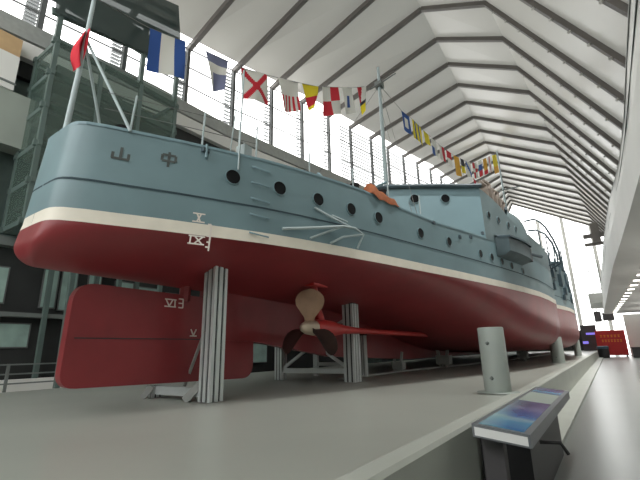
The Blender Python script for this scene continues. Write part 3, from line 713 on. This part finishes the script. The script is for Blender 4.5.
# keel blocks further forward
def block(x, y, s, zt, label):
    t = thing('hull_block', label, 'support block', (x, y, ZP))
    MB().box(-.26 * s, .26 * s, -.2 * s, .2 * s, .12 * s, .46 * s).build('body', M['bracket'], t)
    for i in (-1, 0, 1): MB().box((-.2 + i * .0 + i * .12) * s + .14 * s, (-.12 + i * .12) * s + .14 * s, -.15 * s, .15 * s, 0, .13 * s).build('foot', M['bracket'], t)
    b = MB(); b.bar((-.2 * s, 0, .45 * s), (-.24 * s, 0, zt - ZP), .1 * s); b.bar((.12 * s, 0, .45 * s), (.2 * s, 0, zt - ZP), .1 * s); b.build('strut', M['bracket'], t)
block(-5.5, 16.4, 1.0, 1.5, 'pale steel block under the hull, left of the large near bollard')
block(-3.95, 24.6, 1.0, 1.4, 'small pale steel block under the hull between the two bollards')
block(-5.95, 13.1, .7, 1.4, 'low pale steel block under the keel beside the propeller stand')
tag(MB().box(-6.05, -5.85, 9.4, 13.5, ZP, ZP + .05).bar((-5.95, 13.5, ZP + .025), (-5.0, 22, ZP + .025), .2, .05).bar((-5.0, 22, ZP + .025), (-4.4, 40, ZP + .025), .2, .05).build('floor_batten', M['bracket']), 'long pale batten lying on the platform beneath the hull', 'batten')

# ================================================================== BOLLARDS, PANEL, FAR THINGS
def bollard(x, y, h, r, label):
    t = thing('bollard', label, 'bollard', (x, y, ZP), 'round grey bollards along the curb')
    n = 28
    b = MB(); b.tube([(0, 0, 0), (0, 0, h - .015), (0, 0, h)], [r, r, r - .012], n); b.build('post', M['bol'], t, 50)
    b = MB(); b.tube([(0, 0, 0), (0, 0, .012)], [r * 1.6, r * 1.55], n); b.build('base_plate', M['bol'], t, 50)
    for z in (h * .75, h * .22):
        b = MB(); d = Vector((-.15, -1, 0)).normalized(); b.tube([Vector((0, 0, z)) + d * (r - .01), Vector((0, 0, z)) + d * (r + .035)], [.035, .02], 10); b.build('stud', M['steel'], t, 50)
    return t
bollard(-1.70, 7.7, 1.08, .215, 'round grey bollard with two studs, nearest on the curb')
bollard(-1.97, 21.0, 1.1, .26, 'second grey bollard, before the far red hull')
bollard(-1.95, 34.3, 1.08, .22, 'third and smallest grey bollard far along the curb')

pn = thing('information_panel', 'slanted information panel with a blue sea picture fixed beside the curb', 'information panel', (-.85, 5.2, 0))
def pp(nm, b, m, sm=False): return b.build(nm, m, pn, sm, loc=(.85, -5.2, 0))
x0, x1, y0, y1, zl, zr = -1.07, -.63, 3.72, 7.4, .88, .83
def slab(b, xa, xb, ya, yb, d0, d1, mi=0):
    zz = lambda x: zl + (zr - zl) * (x - x0) / (x1 - x0)
    vs = [(x, y, zz(x) + d) for x in (xa, xb) for y in (ya, yb) for d in (d0, d1)]
    b.add(vs, [(0, 1, 3, 2), (4, 6, 7, 5), (0, 4, 5, 1), (2, 3, 7, 6), (0, 2, 6, 4), (1, 5, 7, 3)], mi)
b = MB(); slab(b, x0, x1, y0, y1, -.10, 0); pp('casing', b, M['pframe'])
b = MB(); slab(b, x0 + .02, x1 - .02, y0 - .006, y0 + .01, -.085, -.02); pp('end_plate', b, M['pedge'])
b = MB(); slab(b, x0 + .045, x1 - .05, y0 + .06, 5.6, 0, .004); pp('picture', b, M['pic'])
b = MB(); slab(b, x0 + .045, x1 - .05, 5.6, 6.6, 0, .004); pp('text_board', b, M['wallg'])
b = MB(); slab(b, x0 + .045, x1 - .05, 6.6, y1 - .06, 0, .004); pp('picture', b, M['pic'])
b = MB(); b.box(-1.05, -.88, y0 + .18, y0 + .3, 0, .78); pp('post', b, M['dgrey'])
b = MB(); b.box(-1.26, -.80, y0 + .9, y1 - .3, 0, .74); pp('body', b, M['black'])
b = MB(); b.tube([(-.72, 4.7, .6), (-.55, 4.75, .60), (-.5, 4.78, .50)], .018, 6); pp('hook', b, M['black'])

struct(MB().box(-13.5, -12.95, -4, 8.4, .55, .93).build('trim_plinth', M['wallw']))
# museum rail on the far left
rl = thing('guard_rail', 'thin grey handrail standing behind the stern on the left floor', 'railing', (-12.4, 4, .55))
for y in (-2.5, -.9, .7, 2.3, 3.9, 5.5, 7.1, 8.7):
    MB().bar((0, y - 4 + .2, 0), (0, y - 4 + .2, .8), .06).build('post', M['steel'], rl)
for z in (.32, .55, .78): MB().bar((0, -6.5, z), (0, 5.5, z), .035).build('bar', M['steel'], rl)

# far end: red board, bin, screens, dark stand
rbd = thing('display_board', 'wide red board with yellow lettering lines at the far end of the walkway', 'display board', (.45, 61, 0))
MB().box(-1.75, 1.2, -.1, .1, .2, 3.1).build('panel', M['redsign'], rbd)
for x, z, w in [(-1.3 + .35 * k, 2.3, .22) for k in range(6)] + [(-1.2 + .3 * k, 1.75, .2) for k in range(7)]:
    b = MB(); b.box(x + .02, x + w - .02, -.12, -.1, z, z + .09); b.box(x, x + w, -.12, -.1, z + .18, z + .26); b.box(x + w * .4, x + w * .6, -.125, -.1, z, z + .28)
    b.build('lettering', M['yellow'], rbd)
for x in (-1.5, 1.0): MB().box(x - .08, x + .08, -.2, .2, 0, .25).build('foot', M['dgrey'], rbd)
b2 = thing('barrel_bin', 'blue grey round bin standing before the red board', 'bin', (-.75, 57, 0))
b = MB(); b.tube([(0, 0, 0), (0, 0, .6), (0, 0, 1.0)], [.5, .55, .52], 16); b.build('body', M['black'], b2, 50)
b = MB(); b.tube([(0, 0, 1.0), (0, 0, 1.25), (0, 0, 1.3)], [.57, .57, .4], 16); b.build('lid', M['bin'], b2, 50)
for lab, x0_, x1_, z0_, z1_, mt in (('dark square display screen hung above the red board', -1.05, -.3, 4.2, 5.5, 'dgrey'), ('dark grey wide screen hung right of the darker square screen', -.2, 1.0, 4.3, 5.3, 'steel')):
    s = thing('hanging_screen', lab, 'screen', ((x0_ + x1_) / 2, 62, z0_)); w = (x1_ - x0_) / 2
    MB().box(-w, w, -.1, .1, 0, z1_ - z0_).build('housing', M[mt], s)
    MB().box(-w + .06, w - .06, -.13, -.1, .08, z1_ - z0_ - .08).build('screen_face', M['dgrey'], s)
    MB().box(-.04, .04, -.04, .04, z1_ - z0_, 12 - z0_).build('hanger', M['steel'], s)
st = thing('exhibit_stand', 'dark purple exhibit stand with glowing strips beyond the bow', 'exhibit stand', (-2.1, 63, 0))
MB().box(-.75, .95, -.3, .3, .7, 3.9).build('body', M['dgrey'], st)
MB().box(-.2, .9, -.36, -.3, 2.7, 2.95).build('light_strip', M['screen'], st)
MB().box(-.7, -.1, -.36, -.3, 1.6, 1.9).build('light_strip', M['screen'], st)
MB().box(-.75, .95, -.4, .4, 0, .7).build('plinth', M['wallw'], st)
wn = thing('dark_counter', 'low dark counter at the far right wall beyond the red board', 'counter', (2.6, 58, 0))
MB().box(-.7, 1.2, -.4, .4, 0, 1.0).build('body', M['dgrey'], wn); MB().box(-.8, 1.3, -.5, .5, 1.0, 1.1).build('top', M['black'], wn)

# small lamps fixed under the sloping ribs
proto = None
for x, y, z in lampspots:
    if proto is None:
        b = MB(); b.tube([(0, 0, .18), (0, 0, .05)], .03, 6); b.tube([(0, 0, .06), (-.12, -.1, -.06)], [.045, .06], 8)
        proto = b.build('ceiling_lamp', M['lamp'], None, 50); o = proto
        tag(proto, 'small grey lamp in a row under a sloping roof rib', 'lamp', 'lamps under the sloping roof ribs')
    else:
        o = proto.copy(); COL.objects.link(o)
    o.location = (x, y, z)
# downlights set in the gallery soffit
proto = None
for k in range(16):
    y = 22 + 2.3 * k; x = 1.15 + (53.8 - y) * .0296
    if proto is None:
        proto = thing('ceiling_downlight', 'square lit downlight in the row on the gallery underside', 'downlight', (x, y, 4.99), 'downlights under the gallery')
        MB().box(-.22, .22, -.28, .28, -.03, .03).build('rim', M['wallw'], proto); MB().box(-.18, .18, -.24, .24, -.04, -.03).build('diffuser', M['glow'], proto)
    else:
        o = dup(proto); o.location = (x, y, 4.99)

for k in range(9):  # unseen fill lights without fittings, added to brighten the soffit and walkway
    y = -3 + 7.0 * k
    l = bpy.data.lights.new('walkway_fill', 'POINT'); l.energy = 20 if y < 14 else 60; l.shadow_soft_size = .25; l.color = (1, .97, .93)
    lo = bpy.data.objects.new('walkway_fill', l); COL.objects.link(lo); lo.location = (3.6, y, 3.4)
# ================================================================== LIGHT
w = bpy.data.worlds.new('world'); bpy.context.scene.world = w; w.use_nodes = True
bg = w.node_tree.nodes['Background']; bg.inputs['Color'].default_value = (1.0, 1.0, .985, 1); bg.inputs['Strength'].default_value = 4.0
for k in range(7):                       # the lamps on the sloping ribs, aimed at the ship's side
    y = 9.6 + 5.8 * k; r_ = lerp_tab(RF, y); e_ = RE(y); t = .42
    p = Vector((r_[0] + (e_[0] - r_[0]) * t, y, r_[1] - .5 + (e_[1] - r_[1]) * t))
    l = bpy.data.lights.new('rib_spot', 'SPOT'); l.energy = 3200; l.spot_size = math.radians(75); l.spot_blend = .8; l.shadow_soft_size = .12; l.color = (1, .98, .95)
    o = bpy.data.objects.new('rib_spot', l); COL.objects.link(o); o.location = p
    o.rotation_euler = (Vector((-3.2, y + 1, 3.2)) - p).to_track_quat('-Z', 'Y').to_euler()
def area(name, loc, rot, sx, sy, power, col=(1, 1, 1)):
    l = bpy.data.lights.new(name, 'AREA'); l.shape = 'RECTANGLE'; l.size = sx; l.size_y = sy; l.energy = power; l.color = col
    o = bpy.data.objects.new(name, l); COL.objects.link(o); o.location = loc; o.rotation_euler = rot; return o
sc = bpy.context.scene
sc.view_settings.view_transform = 'Standard'; sc.view_settings.look = 'None'; sc.view_settings.exposure = 0.0
sc.cycles.max_bounces = 8; sc.cycles.transparent_max_bounces = 12; sc.cycles.diffuse_bounces = 5
sc.cycles.sample_clamp_indirect = 8
